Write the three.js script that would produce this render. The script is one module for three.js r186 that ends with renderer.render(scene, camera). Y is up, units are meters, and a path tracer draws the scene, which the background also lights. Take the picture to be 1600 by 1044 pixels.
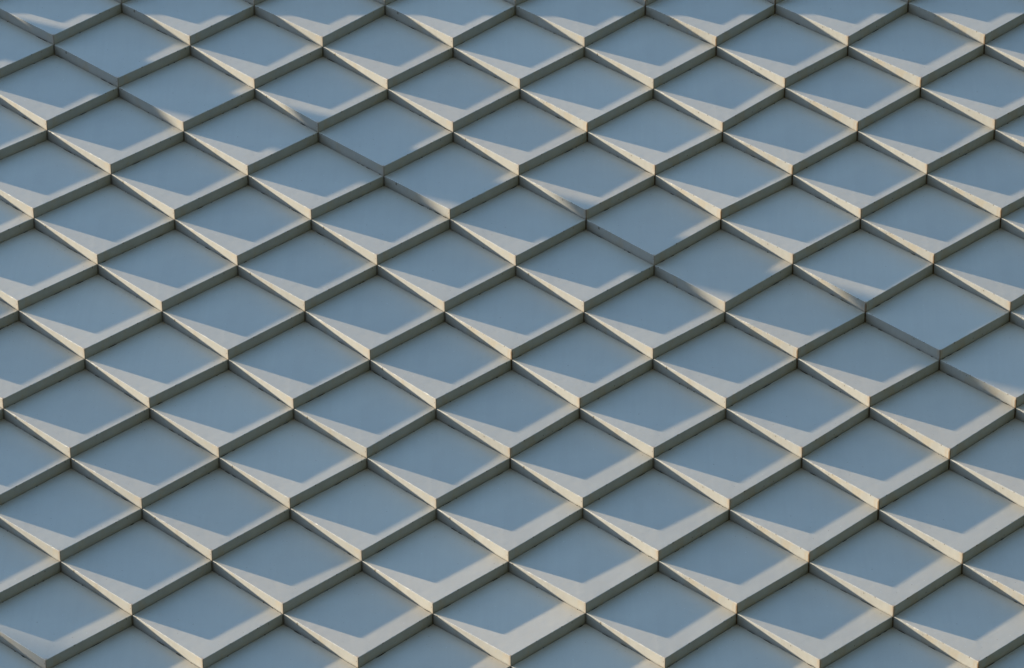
import * as THREE from 'three';
import { mergeGeometries } from 'three/addons/utils/BufferGeometryUtils.js';

// ---------------------------------------------------------------- camera, sky, sun, exposure
const A = 0.35;              // half diagonal of a tile, metres
const ASPECT = 1.1;         // tiles are taller than wide
const H = 0.335813 * A;          // how far the bottom corner of a tile stands proud of its top corner
const WALL_Y = 22.4;         // height above the ground of the middle of the picture
const scene = new THREE.Scene();
const camera = new THREE.PerspectiveCamera(2 * Math.atan(522 / 8239.024) * 180 / Math.PI, 1024 / 668, 0.5, 3000);
{
  const right = new THREE.Vector3(0.9998903116, 0.0117007766, -0.0090805563);
  const down = new THREE.Vector3(-0.0000576754, -0.6100162034, -0.7923889375);
  const fwd = new THREE.Vector3(-0.0148108524, 0.7923025453, -0.6099486169);
  const m = new THREE.Matrix4().makeBasis(right, down.clone().negate(), fwd.clone().negate());
  camera.quaternion.setFromRotationMatrix(m);
  camera.position.set(2.07011 * A, WALL_Y - 59.305973 * A, H + 45.081553 * A);
  camera.updateMatrixWorld();
}
const SUN = new THREE.Vector3(-0.8579448, 0.51185859, 0.04394882).normalize();
const SKY_GAIN = 0.83;
{
  const W = 512, Hh = 256, d = new Float32Array(W * Hh * 4), v = new THREE.Vector3();
  const mix = (a, b, t) => a + (b - a) * t;
  for (let y = 0; y < Hh; y++) for (let x = 0; x < W; x++) {
    const u = (x + 0.5) / W, w = (y + 0.5) / Hh, phi = (u - 0.5) * 2 * Math.PI, el = (w - 0.5) * Math.PI;
    v.set(Math.cos(el) * Math.cos(phi), Math.sin(el), Math.cos(el) * Math.sin(phi));
    const up = Math.max(0, v.y), t = Math.pow(up, 0.55), c = Math.max(0, v.dot(SUN));
    const glow = 0.6 * Math.pow(c, 24) + 0.20 * Math.pow(c, 4) + 0.17 * c * c;
    const m = Math.sin(Math.PI * Math.min(1, t)) ;   // clear air: deepest towards the zenith, palest a little above the horizon
    const col = [mix(0.15, 0.078, t) + 0.03 * m + glow * 0.88, mix(0.285, 0.245, t) + 0.055 * m + glow * 0.86, mix(0.425, 0.58, t) + 0.065 * m + glow * 0.78];
    const veil = 0.5 * (1 + v.dot(SUN)); for (let q = 0; q < 3; q++) col[q] += [0.03, 0.06, 0.10][q] * veil * veil * veil * Math.pow(1 - up, 3);   // pale air low on the sunward side
    const k = (y * W + x) * 4;
    for (let q = 0; q < 3; q++) d[k + q] = col[q] * SKY_GAIN;
    d[k + 3] = 1;
  }
  const sky = new THREE.DataTexture(d, W, Hh, THREE.RGBAFormat, THREE.FloatType);
  sky.mapping = THREE.EquirectangularReflectionMapping;
  sky.magFilter = sky.minFilter = THREE.LinearFilter; sky.wrapS = THREE.RepeatWrapping; sky.needsUpdate = true;
  scene.background = sky; scene.environment = sky; scene.backgroundIntensity = 1; scene.environmentIntensity = 1;
}
const sun = new THREE.DirectionalLight(new THREE.Color().setRGB(1.0, 0.82, 0.575), 5.0);
sun.position.copy(SUN).multiplyScalar(60).add(new THREE.Vector3(0, WALL_Y, 0));
sun.target.position.set(0, WALL_Y, 0);
sun.castShadow = true; sun.shadow.radius = 1.05; sun.shadow.mapSize.set(4096, 4096);
Object.assign(sun.shadow.camera, { left: -12, right: 12, top: 12, bottom: -12, near: 1, far: 140 });
scene.add(sun, sun.target);

const renderer = new THREE.WebGLRenderer({ antialias: true });
renderer.setSize(1024, 668);
renderer.toneMapping = THREE.LinearToneMapping;
renderer.toneMappingExposure = 3.2;
renderer.shadowMap.enabled = true; renderer.shadowMap.type = THREE.PCFSoftShadowMap;

// ---------------------------------------------------------------- helpers
let seed = 20517;
const rnd = () => { seed = (seed * 1664525 + 1013904223) >>> 0; return seed / 4294967296; };
const gauss = () => (rnd() + rnd() + rnd() + rnd() - 2) * 1.72;
function noiseGrid(n) { const g = new Float32Array(n * n); for (let k = 0; k < g.length; k++) g[k] = rnd() * 2 - 1; return g; }
const GRID = 256, NG = noiseGrid(GRID);
function noise(x, y) {       // smooth value noise, -1..1
  const xi = Math.floor(x), yi = Math.floor(y); let fx = x - xi, fy = y - yi;
  fx = fx * fx * (3 - 2 * fx); fy = fy * fy * (3 - 2 * fy);
  const at = (a, b) => NG[((b % GRID + GRID) % GRID) * GRID + ((a % GRID + GRID) % GRID)];
  const p = at(xi, yi) + (at(xi + 1, yi) - at(xi, yi)) * fx, q = at(xi, yi + 1) + (at(xi + 1, yi + 1) - at(xi, yi + 1)) * fx;
  return p + (q - p) * fy;
}
const fbm = (x, y, o = 4) => { let s = 0, a = 0.55; for (let k = 0; k < o; k++) { s += a * noise(x, y); x = x * 2.03 + 17.3; y = y * 2.03 + 5.1; a *= 0.5; } return s; };
const clamp = (x, a = 0, b = 1) => Math.min(b, Math.max(a, x));
const smooth = (a, b, x) => { const t = clamp((x - a) / (b - a)); return t * t * (3 - 2 * t); };
const shadows = (m) => { m.castShadow = true; m.receiveShadow = true; return m; };
function structure(name, geometry, material, label) {
  const m = shadows(new THREE.Mesh(geometry, material));
  m.name = name; m.userData.kind = 'structure'; if (label) m.userData.label = label;
  scene.add(m); return m;
}

// ---------------------------------------------------------------- paint: one sheet, 12 face cells over 8 edge strips
const FACE_COLS = 4, FACE_ROWS = 3, STRIPS = 8;
function paintSheet() {
  const S = 2048, px = new Uint8Array(S * S * 4), bump = new Uint8Array(S * S * 4);
  const toS = (c) => { c = clamp(c); return 255 * (c <= 0.0031308 ? c * 12.92 : 1.055 * Math.pow(c, 1 / 2.4) - 0.055); };
  const LUT = new Uint8Array(4097); for (let k = 0; k <= 4096; k++) LUT[k] = Math.round(toS(k / 4096));
  const put = (x, y, r, g, b, hgt) => {
    const k = (y * S + x) * 4;
    px[k] = LUT[Math.round(clamp(r) * 4096)]; px[k + 1] = LUT[Math.round(clamp(g) * 4096)]; px[k + 2] = LUT[Math.round(clamp(b) * 4096)]; px[k + 3] = 255;
    bump[k] = bump[k + 1] = bump[k + 2] = Math.round(clamp(hgt) * 255); bump[k + 3] = 255;
  };
  const BASE = [0.338, 0.310, 0.258];
  // faces: cell coordinates p (bottom corner to right corner) and q (bottom corner to left corner)
  for (let cell = 0; cell < FACE_COLS * FACE_ROWS; cell++) {
    const cx = (cell % FACE_COLS) * 512, cy = 512 + Math.floor(cell / FACE_COLS) * 512, ox = cell * 31.7, oy = cell * 13.9;
    const tone = 1 + 0.03 * gauss(), warm = 0.012 * gauss();
    const specks = [];
    for (let k = 0; k < 26; k++) specks.push({ p: rnd(), q: rnd(), r: 0.0015 + 0.0035 * rnd() * rnd(), d: rnd() < 0.7 });
    // scuffs and flaking gather along the two front edges
    for (let k = 0; k < 16; k++) { const e = rnd() < 0.75, al = rnd(); specks.push({ p: e ? 0.004 + 0.02 * rnd() * rnd() : al, q: e ? al : 0.004 + 0.02 * rnd() * rnd(), r: 0.002 + 0.004 * rnd(), d: rnd() < 0.35 }); }
    const mark = new Float32Array(512 * 512);
    for (const s of specks) {
      const R = Math.ceil(s.r * 512) + 2, sx = s.p * 511, sy = s.q * 511;
      for (let y = Math.max(0, Math.floor(sy - R)); y <= Math.min(511, sy + R); y++) for (let x = Math.max(0, Math.floor(sx - R)); x <= Math.min(511, sx + R); x++) {
        const dd = Math.hypot(x - sx, y - sy) / (s.r * 512 * (1 + 0.5 * noise(x * 0.4 + ox, y * 0.4)));
        if (dd < 1) mark[y * 512 + x] = s.d ? -0.55 : 0.45;
      }
    }
    const rustAmt = cell < 4 ? 0.15 + 0.2 * rnd() : 0.5 + 0.5 * rnd();
    for (let y = 0; y < 512; y++) for (let x = 0; x < 512; x++) {
      const p = x / 511, q = y / 511, along = p + q, across = p - q;
      let f = tone * (1 + 0.06 * fbm(p * 3 + ox, q * 3 + oy, 3) + 0.02 * fbm(across * 22 + ox, along * 1.3 + oy, 3) + 0.022 * noise(x * 0.55 + ox * 9, y * 0.55) + 0.014 * noise(x * 1.3, y * 1.3 + oy * 5));
      let r = BASE[0] * f * (1 + warm), g = BASE[1] * f, b = BASE[2] * f * (1 - warm), hgt = 0.5 + 0.22 * fbm(p * 14 + oy, q * 14 + ox, 4) + 0.05 * noise(x * 0.9, y * 0.9);
      const m = mark[y * 512 + x];
      if (m < 0) { r *= 1 + m; g *= 1 + m * 1.03; b *= 1 + m * 1.06; hgt -= 0.2; } else if (m > 0) { r += (0.62 - r) * m; g += (0.6 - g) * m; b += (0.55 - b) * m; hgt += 0.12; }
      // rust creeping in from the bottom corner, ragged
      const dc = Math.hypot(p, q) + 0.010 * fbm(p * 60 + ox, q * 60 + oy, 3), rs = smooth(0.046, 0.014, dc + 0.012 * noise(p * 150 + ox, q * 150)) * rustAmt;
      r += (0.30 - r) * rs; g += (0.155 - g) * rs; b += (0.06 - b) * rs;
      put(cx + x, cy + y, r, g, b, hgt);
    }
  }
  // edge strips: u from the left corner past the bottom corner (0.5) to the right corner, v from the front arris to the back
  for (let st = 0; st < STRIPS; st++) {
    const cx = (st % 2) * 1024, cy = Math.floor(st / 2) * 128, o = st * 41.3, rustAmt = st < 4 ? 0.3 + 0.3 * rnd() : 0.75 + 0.5 * rnd();   // four clean strips, four rusty ones
    const spots = [];
    for (let k = 0; k < 14; k++) spots.push({ u: rnd(), v: rnd() * rnd() * 0.55, r: 2 + 4.5 * rnd() * rnd(), k: rnd() < 0.5 ? 0 : 1 });
    for (let k = 0; k < 7; k++) spots.push({ u: rnd(), v: 0.012, r: 2 + 4 * rnd(), k: rnd() < 0.6 ? 2 : 0 });
    for (let y = 0; y < 128; y++) for (let x = 0; x < 1024; x++) {
      const u = x / 1023, v = y / 127;
      const f = 1 + 0.05 * fbm(u * 16 + o, v * 3 + o, 3) + 0.05 * fbm(u * 70 + o, v * 2.4, 3) + 0.03 * noise(x * 0.7 + o, y * 0.7);
      let r = 0.322 * f, g = 0.334 * f, b = 0.33 * f, hgt = 0.5 + 0.25 * fbm(u * 40 + o, v * 6, 3);
      const stain = smooth(0.25, 0.6, fbm(u * 13 + o * 3, v * 1.3 + o, 4) + (st < 4 ? 0.0 : 0.12)) * 0.30;      // brown weathering in ragged patches
      r += (0.34 - r) * stain; g += (0.27 - g) * stain; b += (0.16 - b) * stain;
      for (const s of spots) {
        const dd = Math.hypot(x - s.u * 1023, y - s.v * 127) / (s.r * (1 + 0.5 * noise(x * 0.3 + o, y * 0.3)));
        if (dd < 1) { if (s.k === 0) { r *= 0.4; g *= 0.36; b *= 0.32; } else if (s.k === 1) { r *= 1.08; g *= 1.02; b *= 0.9; } else { r += (0.6 - r) * 0.6; g += (0.58 - g) * 0.6; b += (0.53 - b) * 0.6; } }
      }
      const wd = Math.abs(x - 511.5) / 1023 + 0.006 * fbm(v * 7 + o, u * 3, 3);
      const rs = smooth(0.0075, 0.002, wd) * rustAmt, bleed = smooth(0.04, 0.004, wd) * 0.55 * rustAmt * clamp(0.6 + 0.7 * noise(u * 160 + o, v * 7));
      r += (0.36 - r) * bleed; g += (0.24 - g) * bleed; b += (0.11 - b) * bleed;
      r += (0.13 - r) * rs; g += (0.078 - g) * rs; b += (0.036 - b) * rs;
      put(cx + x, cy + y, r, g, b, hgt);
    }
  }
  const mk = (data, srgb) => {
    const t = new THREE.DataTexture(data, S, S, THREE.RGBAFormat);
    if (srgb) t.colorSpace = THREE.SRGBColorSpace;
    t.magFilter = THREE.LinearFilter; t.minFilter = THREE.LinearMipmapLinearFilter; t.generateMipmaps = true; t.needsUpdate = true; return t;
  };
  return [mk(px, true), mk(bump, false)];
}
const [paintMap, paintBump] = paintSheet();
const tilePaint = new THREE.MeshStandardMaterial({ name: 'weathered_cream_paint', map: paintMap, bumpMap: paintBump, bumpScale: 0.0012, roughness: 0.62, metalness: 0 });

// ---------------------------------------------------------------- the facade: shingled diamond tiles
// how the courses really run (measured drift of the grid, in tile half diagonals) and single tiles out of line
const driftX = [-0.003057, -0.010739, -0.014872, -0.000977, 0.000101, 0.001887, 0.000266, 2.6e-05, 0.00015, 0.000467, -4.5e-05, 7e-06];
const driftY = [-0.018378, 9.3e-05, 0.003961, 0.000575, 0.000581, 6e-06, -3.2e-05, -0.000252, 1.7e-05, -1.5e-05, 2.4e-05, -1.6e-05];
const outOfLine = [[-6, -6, -6, -1], [-5, -5, -19, 9], [-4, -6, 18, 11], [-4, -4, -3, -10], [-6, -4, 5, -10], [-5, -3, 9, 4], [0, 0, 13, 6], [2, 0, 10, -4], [1, 1, -1, -7], [0, 2, -40, -16], [2, 2, -32, -3], [5, -1, 1, 20], [7, -1, 6, 15], [6, 0, 7, -18], [8, 0, 25, -17], [5, 1, 26, 16], [7, 1, -5, -22], [6, 2, -16, 27], [8, 2, -39, 15], [-5, 5, 14, 15], [-4, 6, 21, 0], [-3, 5, 15, 13], [-5, 7, -23, -7], [-3, 7, -2, -20], [5, 5, -4, -9], [7, 5, 1, -7], [6, 6, 19, -8], [5, 7, -1, -6], [7, 7, 2, 9], [6, -6, -13, -7], [8, -6, 11, 5], [5, -5, -20, 11], [7, -5, -10, -6], [6, -4, 12, -11], [8, -4, 6, 4], [5, -3, 29, -1], [7, -3, -18, -2], [1, 5, -11, -22], [0, 6, -20, -2], [2, 6, 3, 13], [1, 7, 1, 22], [-1, -5, -2, 1], [-2, -4, -13, -15], [0, -4, -5, 1], [-1, -3, -2, -9], [-2, -2, -15, 7], [0, -2, 9, 23], [2, -2, 4, 9], [4, -2, -27, 7], [1, -1, 3, -6], [3, -1, 9, -1], [4, 0, 22, -10], [-5, 1, 10, 5], [-3, 1, 4, -7], [-4, 2, -15, 4], [-6, 2, -2, -13], [-5, 3, -8, 7], [-3, 3, 3, 12], [-2, 2, -25, -14], [-1, 3, 33, -3], [-2, 4, 17, 11], [0, 4, 8, -3], [-2, -6, 19, 4], [0, -6, 0, -10]];
const jog = new Map(outOfLine.map(([i, j, x, y]) => [i + ',' + j, [x / 1000, y / 1000]]));
// how far the wall bulges out (+) or in (-) at each crossing, millimetres: one line per course from the top
const bulge = [
  [-0.0, 0.3, 0.4, -0.0, 1.0, -1.2, -0.1, -0.0, 0.2, -0.8, -0.2, 0.2, 0.0, 0.0],
  [-1.0, 0.9, 0.1, -0.1, 1.1, -1.8, -0.3, 0.4, -0.7, -0.1, -0.0, 0.6, 0.2],
  [0.9, -0.5, 0.6, 0.1, -0.1, 0.7, -2.0, 0.2, -0.7, 0.2, 0.1, 0.4, 0.8, -0.2],
  [1.6, -1.1, 0.5, -0.2, -0.7, 1.1, -1.5, -1.1, 0.5, 0.5, 0.5, 0.4, 0.4],
  [-2.8, 0.9, -1.7, -0.0, -0.9, -0.3, 2.7, -2.9, 0.5, 1.1, 1.1, 0.4, -0.3, -2.0],
  [-4.0, 0.4, -2.9, -1.0, -0.2, 1.3, 2.2, -1.0, 1.3, 1.5, 0.9, -0.7, -3.1],
  [-0.5, -5.1, -0.7, -4.7, -0.0, 0.9, 0.7, 5.2, -0.6, 0.5, 1.2, -0.6, -3.9, -0.6],
  [-1.5, -6.8, -2.4, -4.3, 0.8, 0.1, 2.4, 5.8, -1.5, -1.3, -0.7, -4.4, -1.5],
  [2.3, -3.2, -9.2, -2.4, -4.3, -0.1, 0.6, 1.4, 6.2, -4.3, -3.4, -5.1, -1.8, 4.5],
  [0.7, -5.6, -10.3, -3.5, -6.0, -2.5, -1.9, 1.5, 5.7, -7.6, -8.5, -2.2, 4.3],
  [-10.8, -1.7, -6.9, -12.5, -5.4, -9.9, -3.6, -2.3, 1.3, 2.2, -13.4, -5.1, 4.1, 11.5],
  [-13.3, -3.2, -9.3, -12.7, -8.6, -11.8, -3.8, -2.0, -2.2, 0.6, -9.2, 1.7, 11.4],
  [-1.8, -15.0, -5.8, -10.2, -15.7, -11.3, -12.7, -2.7, -1.8, -0.3, 5.1, -1.8, 9.3, 6.9],
  [-3.5, -17.8, -7.3, -13.7, -18.1, -12.8, -13.4, 1.5, 0.4, 5.3, 13.0, 6.6, 4.7],
  [3.1, -6.3, -20.0, -11.2, -16.9, -19.8, -15.7, -6.7, 5.1, 7.4, 14.2, 21.9, 1.8, -3.0],
  [0.4, -8.3, -24.5, -15.0, -19.2, -21.4, -7.3, 2.3, 11.8, 17.5, 24.4, 16.5, -6.0],
  [3.5, -1.6, -12.6, -29.0, -16.0, -14.3, -11.4, 6.6, 11.0, 20.8, 29.6, 18.6, 8.5, -12.3],
  [1.4, -5.8, -16.7, -27.0, -8.4, -3.8, 3.4, 14.9, 18.8, 31.5, 23.2, 10.3, 2.0],
  [3.6, -2.6, -9.6, -15.1, -19.7, 0.9, 8.8, 10.3, 20.9, 27.2, 24.7, 14.5, 3.6, -2.6],
  [-0.4, -6.2, -8.1, -8.4, -10.8, 12.1, 14.7, 15.2, 27.5, 20.2, 15.8, 7.6, -1.0],
  [1.6, -3.8, -4.8, -1.8, 0.0, -0.1, 17.4, 18.7, 20.7, 20.3, 11.2, 8.8, 3.0, -3.8],
  [-1.7, -2.5, 1.3, 6.3, 10.3, 5.0, 21.0, 23.6, 13.6, 11.2, 4.1, 4.1, 0.2],
  [0.0, -0.4, 3.5, 9.4, 16.5, 15.4, 8.6, 25.7, 16.4, 4.4, 4.2, -0.6, 1.2, -0.0],
];
function bulgeAt(i, j) {
  const row = bulge[clamp(j, -10, 12) + 10], first = ((clamp(j, -10, 12) % 2) + 2) % 2 ? -11 : -12;
  return (row[clamp(Math.round((i - first) / 2), 0, row.length - 1)] ?? 0) / 1000;
}
const nodes = new Map();
function node(i, j) {        // where the bottom corner of tile (i, j) lies on the wall, in metres
  const key = i + ',' + j;
  if (nodes.has(key)) return nodes.get(key);
  const a = clamp(i, -7, 9), b = clamp(j, -7, 8), t = [1, a, b, a * a, a * b, b * b, a * a * a, a * a * b, a * b * b, b * b * b, b * b * b * b, a * a * b * b];
  const dot = (c) => c.reduce((s, c_, k) => s + c_ * t[k], 0);
  const e = jog.get(key) ?? [0.010 * gauss(), 0.008 * gauss()];
  const w = bulgeAt(i, j);
  const n = [A * (i + dot(driftX) + e[0]) + 0.0243 * w, A * (-j * ASPECT + dot(driftY) + e[1]) - 1.299 * w, w];
  nodes.set(key, n);
  return n;
}
const GAP = 0.004, BACK = -0.06, SEG = 14;
const dirtPos = [], dirtIdx = [], side0 = (a, b) => Math.hypot(a[0] - b[0], a[1] - b[1], a[2] - b[2]);
function makeTileGeometry(i, j) {
  const nB = node(i, j), nL = node(i - 1, j - 1), nR = node(i + 1, j - 1), nT = node(i, j - 2);
  const zB = nB[2] + H + 0.0006 * gauss();
  const zL = nL[2] + H * 0.5 - 0.0002 - 0.0003 * Math.abs(gauss()) * (i > 1 ? 1.4 : 0.6);
  const zR = nR[2] + H * 0.5 + 0.0003 * gauss();
  const zT = nT[2];
  // pull the corners in by the joint; the tile hides its own lean in the courses
  const c = [(nL[0] + nR[0] + nB[0] + nT[0]) / 4, (nL[1] + nR[1] + nB[1] + nT[1]) / 4];
  const inset = (n, k = 1) => { const dx = c[0] - n[0], dy = c[1] - n[1], l = Math.hypot(dx, dy); return [n[0] + dx / l * GAP * k, n[1] + dy / l * GAP * k]; };
  const B = [...inset(nB, 0.5), zB], L = [...inset(nL, 0.9), zL], R = [...inset(nR, 1.0), zR], T = [...inset(nT, 1.2), zT];
  const lerp3 = (a, b, t) => [a[0] + (b[0] - a[0]) * t, a[1] + (b[1] - a[1]) * t, a[2] + (b[2] - a[2]) * t];
  const face = (p, q) => lerp3(lerp3(B, R, p), lerp3(L, T, p), q);
  const cell = (i * 7 + j * 5 + 400) % 12, strip = (i + rnd() * 6 > 5.5 ? 4 : 0) + (i * 3 + j * 7 + 400) % 4;
  const fu = (p, q) => [((cell % FACE_COLS) + 0.006 + 0.988 * p) * 0.25, 0.25 + (Math.floor(cell / FACE_COLS) + 0.006 + 0.988 * q) * 0.25];
  const su = (u, v) => [((strip % 2) + 0.002 + 0.996 * u) * 0.5, (Math.floor(strip / 2) + 0.02 + 0.96 * v) * 0.0625];
  // dirt lodged along the two upper edges, under the neighbours
  for (const [a, b, n] of [[T, R, 5.5], [T, L, 3.2]]) for (let k = 0; k < n * rnd() * 1.6; k++) {
    const t = 0.04 + 0.92 * rnd(), c0 = lerp3(a, b, t), len = (rnd() < 0.45 ? 0.012 + 0.04 * rnd() : 0.003 + 0.006 * rnd()), w = 0.0015 + 0.002 * rnd();
    const dx = (b[0] - a[0]) / side0(a, b), dy = (b[1] - a[1]) / side0(a, b), dz = (b[2] - a[2]) / side0(a, b);
    const v = (s, o, h) => [c0[0] + dx * s - 0.0012 * Math.sign(dx) + o * Math.sign(dx) * 0.7, c0[1] + dy * s + o * 0.7, c0[2] + dz * s + h], st = dirtPos.length / 3;
    for (const p of [v(-len, 0, -0.001), v(-len * 0.3, w, 0.0005), v(len * 0.4, w * 0.7, 0.0006), v(len, 0, -0.001), v(len * 0.3, -w * 0.8, 0.0003), v(-len * 0.5, -w * 0.6, 0), v(0.1 * len, 0, w * 0.9)]) dirtPos.push(...p);
    for (let q = 0; q < 6; q++) dirtIdx.push(st + q, st + (q + 1) % 6, st + 6);
  }
  const pos = [], uv = [], idx = [];
  const quad = (a, b, d, e, ua, ub, ud, ue) => { const k = pos.length / 3; for (const s of [a, b, d, e]) pos.push(...s); for (const s of [ua, ub, ud, ue]) uv.push(...s); idx.push(k, k + 1, k + 2, k, k + 2, k + 3); };
  // ragged arris along the two front edges: how far chips have eaten back (metres along the face, metres down the edge)
  const bite = () => { const r = rnd(); return 0.0008 + 0.0007 * rnd() + (r < 0.16 ? 0.0016 * rnd() : 0) + (r < 0.02 ? 0.0012 * rnd() : 0); };
  const side = Math.hypot(R[0] - B[0], R[1] - B[1]), N = SEG * 2;
  const bl = Array.from({ length: N + 1 }, bite), br = Array.from({ length: N + 1 }, bite);
  const b0 = 0.0012 + 0.002 * rnd() * rnd(); bl[N] = br[0] = b0;
  // face, as strips between the left-bottom edge (p = bl) and the rest
  const P0 = (k) => bl[k] / side, Q0 = (k) => br[k] / side;
  const left = (k) => { const q = 1 - k / N; return [P0(k), k === N ? Q0(0) : Math.max(q, Q0(0))]; };   // k = 0 at the left corner
  const right = (k) => { const p = k / N; return [k === 0 ? P0(N) : p, Q0(k)]; };
  const pq = [];
  for (let k = 0; k <= N; k++) pq.push(left(k));
  for (let k = 1; k <= N; k++) pq.push(right(k));
  // outline of the flat front: left edge, right edge, then the top corner; a fan from the middle keeps it cheap
  const ring = [...pq, [1, 1]], mid = face(0.5, 0.5), k0 = pos.length / 3;
  pos.push(...mid); uv.push(...fu(0.5, 0.5));
  for (const [p, q] of ring) { pos.push(...face(p, q)); uv.push(...fu(p, q)); }
  for (let k = 0; k < ring.length; k++) idx.push(k0, k0 + 1 + k, k0 + 1 + ((k + 1) % ring.length));
  // chamfer and edge faces
  const deep = B[2] - BACK;
  const edge = (k, onLeft) => onLeft ? lerp3(L, B, k / N) : lerp3(B, R, k / N);
  const uAt = (k, onLeft) => onLeft ? 0.5 * k / N : 0.5 + 0.5 * k / N;
  for (const onLeft of [true, false]) for (let k = 0; k < N; k++) {
    const f0 = onLeft ? left(k) : right(k), f1 = onLeft ? left(k + 1) : right(k + 1), e0 = edge(k, onLeft), e1 = edge(k + 1, onLeft);
    const d0 = (onLeft ? bl[k] : br[k]) * 0.9, d1 = (onLeft ? bl[k + 1] : br[k + 1]) * 0.9;
    const g0 = [e0[0], e0[1], e0[2] - d0], g1 = [e1[0], e1[1], e1[2] - d1], h0 = [e0[0], e0[1], BACK], h1 = [e1[0], e1[1], BACK];
    const u0 = uAt(k, onLeft), u1 = uAt(k + 1, onLeft), V = (z, e) => (e - z) / 0.2;
    quad(face(...f0), g0, g1, face(...f1), su(u0, 0), su(u0, V(g0[2], e0[2]) + 0.01), su(u1, V(g1[2], e1[2]) + 0.01), su(u1, 0));
    quad(g0, h0, h1, g1, su(u0, V(g0[2], e0[2]) + 0.01), su(u0, clamp(V(BACK, e0[2]))), su(u1, clamp(V(BACK, e1[2]))), su(u1, V(g1[2], e1[2]) + 0.01));
  }
  // the two upper edges, tucked under the neighbours above, and the back
  const back = (v) => [v[0], v[1], BACK];
  quad(R, back(R), back(T), T, su(0.2, 0.1), su(0.2, 0.9), su(0.4, 0.9), su(0.4, 0.1));
  quad(T, back(T), back(L), L, su(0.6, 0.1), su(0.6, 0.9), su(0.8, 0.9), su(0.8, 0.1));
  quad(back(B), back(L), back(T), back(R), su(0.1, 0.8), su(0.2, 0.8), su(0.2, 0.9), su(0.1, 0.9));
  const g = new THREE.BufferGeometry();
  g.setAttribute('position', new THREE.Float32BufferAttribute(pos, 3));
  g.setAttribute('uv', new THREE.Float32BufferAttribute(uv, 2));
  g.setIndex(idx);
  const flat = g.toNonIndexed(); flat.computeVertexNormals();
  return flat;
}
const facade = new THREE.Group();
facade.name = 'wall'; facade.position.set(0, WALL_Y, 0);
facade.userData = { label: 'facade clad in overlapping pale cream diamond tiles with rust at the corners', category: 'wall', kind: 'structure' };
scene.add(facade);
let tileCount = 0;
for (let j = -8; j <= 12; j++) for (let i = -11; i <= 13; i++) {
  if ((i + j) % 2) continue;
  const t = shadows(new THREE.Mesh(makeTileGeometry(i, j), tilePaint));
  t.name = 'tile' + (tileCount ? '_' + String(tileCount).padStart(3, '0') : ''); tileCount++;
  facade.add(t);
}
{
  const g = new THREE.BufferGeometry(); g.setAttribute('position', new THREE.Float32BufferAttribute(dirtPos, 3)); g.setIndex(dirtIdx); g.computeVertexNormals();
  const d = shadows(new THREE.Mesh(g, new THREE.MeshStandardMaterial({ name: 'joint_dirt', color: new THREE.Color().setRGB(0.035, 0.028, 0.02), roughness: 1, side: THREE.DoubleSide })));
  d.name = 'dirt'; d.userData = { kind: 'stuff', label: 'dark crumbs of dirt lodged in the joints between the tiles' }; facade.add(d);
}

// ---------------------------------------------------------------- what stands outside the frame
const plaster = new THREE.MeshStandardMaterial({ name: 'grey_render', color: new THREE.Color().setRGB(0.36, 0.35, 0.32), roughness: 0.9 });
const steel = new THREE.MeshStandardMaterial({ name: 'painted_steel', color: new THREE.Color().setRGB(0.2, 0.2, 0.2), roughness: 0.5 });
function box(x0, x1, y0, y1, z0, z1) { const g = new THREE.BoxGeometry(x1 - x0, y1 - y0, z1 - z0); g.translate((x0 + x1) / 2, (y0 + y1) / 2, (z0 + z1) / 2); return g; }
{ // the body of the building behind the tiles, and the fascia that closes the tiled field at its head
  const b = shadows(new THREE.Mesh(box(-14, 16, -WALL_Y, 8.5, -9, -0.065), plaster)); b.name = 'wall_core'; facade.add(b);
  const f = shadows(new THREE.Mesh(box(-14.1, 16.1, 3.10, 4.1, -0.03, H + 0.0052), plaster)); f.name = 'fascia'; facade.add(f);
}
{ // slanting steel bracket far out on the left: its shadow is the dark band across the tiles
  const sh = new THREE.Shape(), z1 = 1.25;
  sh.moveTo(-0.02, 4.68 - 0.015); sh.lineTo(z1, 4.68 + 0.7656 * z1); sh.lineTo(z1, 5.098 + 0.675 * z1); sh.lineTo(-0.02, 5.098 - 0.0135); sh.closePath();
  const g = new THREE.ExtrudeGeometry(sh, { depth: 0.05, bevelEnabled: true, bevelSize: 0.003, bevelThickness: 0.003, bevelSegments: 1 });
  g.translate(0, 0, -0.025); g.rotateY(-Math.PI / 2); g.translate(0, -4.9, 0);   // shape x becomes world z
  const arm = shadows(new THREE.Mesh(g, steel)); arm.name = 'arm';
  const plate = shadows(new THREE.Mesh(box(-0.12, 0.12, -0.35, 0.45, -0.04, 0.02), steel)); plate.name = 'base_plate';
  const o = new THREE.Group(); o.name = 'wall_bracket'; o.position.set(-7, WALL_Y + 4.9, 0); o.add(arm, plate);
  o.userData = { label: 'slanting dark steel bracket fixed to the wall left of the picture', category: 'bracket' };
  scene.add(o);
}
function rod(a, b, r0, r1, seg = 10) {
  const d = b.clone().sub(a), g = new THREE.CylinderGeometry(r1, r0, d.length(), seg);
  g.applyQuaternion(new THREE.Quaternion().setFromUnitVectors(new THREE.Vector3(0, 1, 0), d.clone().normalize()));
  const m = a.clone().add(b).multiplyScalar(0.5); g.translate(m.x, m.y, m.z); return g;
}
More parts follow.
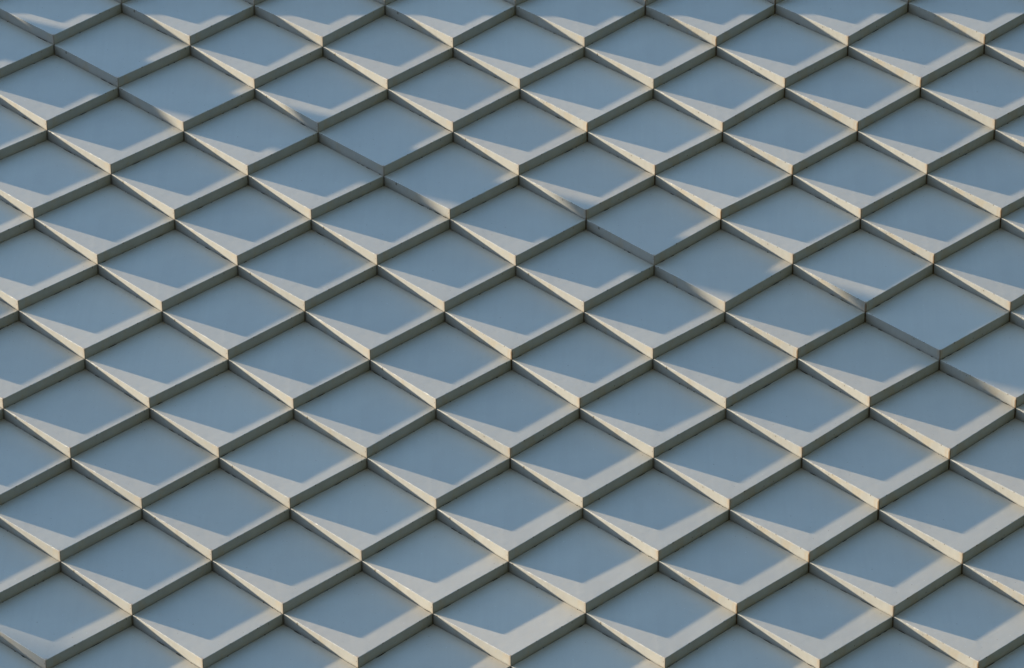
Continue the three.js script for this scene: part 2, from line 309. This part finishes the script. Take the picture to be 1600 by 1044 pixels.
{ // stair tower far to the left: the edge of its roof takes part of the sun from the lower left corner
  const c = new THREE.Vector3(-1.7, WALL_Y - 2.68, 0.1).addScaledVector(SUN, 45), o = new THREE.Group();
  o.name = 'tower'; o.position.set(c.x, 0, c.z);
  const shaft = shadows(new THREE.Mesh(box(-4, 0, 0, c.y - 0.5, -2.5, 2.5), plaster)); shaft.name = 'shaft';
  const cap = shadows(new THREE.Mesh(box(-4.2, 0.2, c.y - 0.5, c.y, -2.7, 2.7), plaster)); cap.name = 'cap';
  o.add(shaft, cap); o.userData = { label: 'tall slim grey tower with a flat cap far beyond the left of the picture', category: 'tower' };
  scene.add(o);
}
{ // trees to the right of the building: they close off the low sky there and darken the right-hand edges of the tiles
  const bark = new THREE.MeshStandardMaterial({ name: 'bark', color: new THREE.Color().setRGB(0.09, 0.07, 0.05), roughness: 1 });
  const leaf = new THREE.MeshStandardMaterial({ name: 'leaf', color: new THREE.Color().setRGB(0.065, 0.08, 0.03), roughness: 0.9, side: THREE.DoubleSide });
  const spots = [[15.5, 6, 38, 'tall broad tree nearest the right end of the facade'], [23, 15, 37, 'round tree farther out from the facade on the right'], [29, 4, 42, 'highest tree beyond the right end of the facade']];
  for (const [x, z, h, label] of spots) {
    const o = new THREE.Group(); o.name = 'tree' + (x === 15.5 ? '' : x === 23 ? '_001' : '_002'); o.position.set(x, 0, z);
    const tops = [], limbs = [rod(new THREE.Vector3(0, 0, 0), new THREE.Vector3(0.2, h * 0.55, 0.1), 0.38, 0.2)];
    for (let k = 0; k < 16; k++) {
      const an = k * 2.4 + rnd(), y0 = h * (0.28 + 0.3 * rnd()), rr = h * (0.12 + 0.11 * rnd()), y1 = Math.min(h * 0.93, y0 + h * (0.1 + 0.32 * rnd()));
      const tip = new THREE.Vector3(Math.cos(an) * rr, y1, Math.sin(an) * rr);
      limbs.push(rod(new THREE.Vector3(0.1, y0, 0.05), tip, 0.14, 0.04, 6)); tops.push(tip);
    }
    const pos = [], idx = [];
    for (const tip of tops) for (let k = 0; k < 520; k++) {
      const u = rnd() * 2 - 1, an = rnd() * 6.283, r = h * 0.105 * Math.cbrt(rnd()) * (0.8 + 0.4 * rnd()), q = Math.sqrt(1 - u * u);
      const px = tip.x + r * q * Math.cos(an), py = tip.y + r * u * 0.8, pz = tip.z + r * q * Math.sin(an);
      const e1 = new THREE.Vector3(rnd() - 0.5, rnd() - 0.5, rnd() - 0.5).normalize().multiplyScalar(0.2), e2 = new THREE.Vector3(rnd() - 0.5, rnd() - 0.5, rnd() - 0.5).normalize().multiplyScalar(0.13), n = pos.length / 3;
      pos.push(px - e1.x, py - e1.y, pz - e1.z, px + e2.x, py + e2.y, pz + e2.z, px + e1.x, py + e1.y, pz + e1.z, px - e2.x, py - e2.y, pz - e2.z);
      idx.push(n, n + 1, n + 2, n, n + 2, n + 3);
    }
    const cg = new THREE.BufferGeometry(); cg.setAttribute('position', new THREE.Float32BufferAttribute(pos, 3)); cg.setIndex(idx); cg.computeVertexNormals();
    const crown = shadows(new THREE.Mesh(cg, leaf)); crown.name = 'crown';
    const trunk = shadows(new THREE.Mesh(mergeGeometries(limbs), bark)); trunk.name = 'trunk';
    o.add(trunk, crown); o.userData = { label, category: 'tree' }; scene.add(o);
  }
}
{
  const n = 256, d = new Uint8Array(n * n * 4);
  for (let y = 0; y < n; y++) for (let x = 0; x < n; x++) {
    const k = (y * n + x) * 4, f = 1 + 0.35 * fbm(x * 0.06, y * 0.06, 4) + 0.2 * noise(x * 0.9, y * 0.9);
    d[k] = clamp(76 * f, 0, 255); d[k + 1] = clamp(77 * f, 0, 255); d[k + 2] = clamp(40 * f, 0, 255); d[k + 3] = 255;
  }
  const t = new THREE.DataTexture(d, n, n, THREE.RGBAFormat); t.colorSpace = THREE.SRGBColorSpace; t.magFilter = THREE.LinearFilter; t.wrapS = t.wrapT = THREE.MirroredRepeatWrapping; t.repeat.set(90, 90); t.needsUpdate = true;
  const g = new THREE.PlaneGeometry(1600, 1600); g.rotateX(-Math.PI / 2);
  structure('ground', g, new THREE.MeshStandardMaterial({ name: 'dry_grass', map: t, roughness: 1 }));
}
{ // paved yard to the left, along the foot of the wall
  const n = 256, d = new Uint8Array(n * n * 4);
  for (let y = 0; y < n; y++) for (let x = 0; x < n; x++) {
    const k = (y * n + x) * 4, f = 1 + 0.16 * fbm(x * 0.05, y * 0.05 + 9, 4) + 0.16 * noise(x * 0.9 + 40, y * 0.9);
    d[k] = clamp(68 * f, 0, 255); d[k + 1] = clamp(76 * f, 0, 255); d[k + 2] = clamp(84 * f, 0, 255); d[k + 3] = 255;
  }
  const t = new THREE.DataTexture(d, n, n, THREE.RGBAFormat); t.colorSpace = THREE.SRGBColorSpace; t.magFilter = THREE.LinearFilter; t.wrapS = t.wrapT = THREE.MirroredRepeatWrapping; t.repeat.set(30, 30); t.needsUpdate = true;
  const g = new THREE.PlaneGeometry(160, 160); g.rotateX(-Math.PI / 2); g.translate(-81, 0.004, 40);
  structure('pavement', g, new THREE.MeshStandardMaterial({ name: 'asphalt', map: t, roughness: 0.95 }));
}
renderer.render(scene, camera);
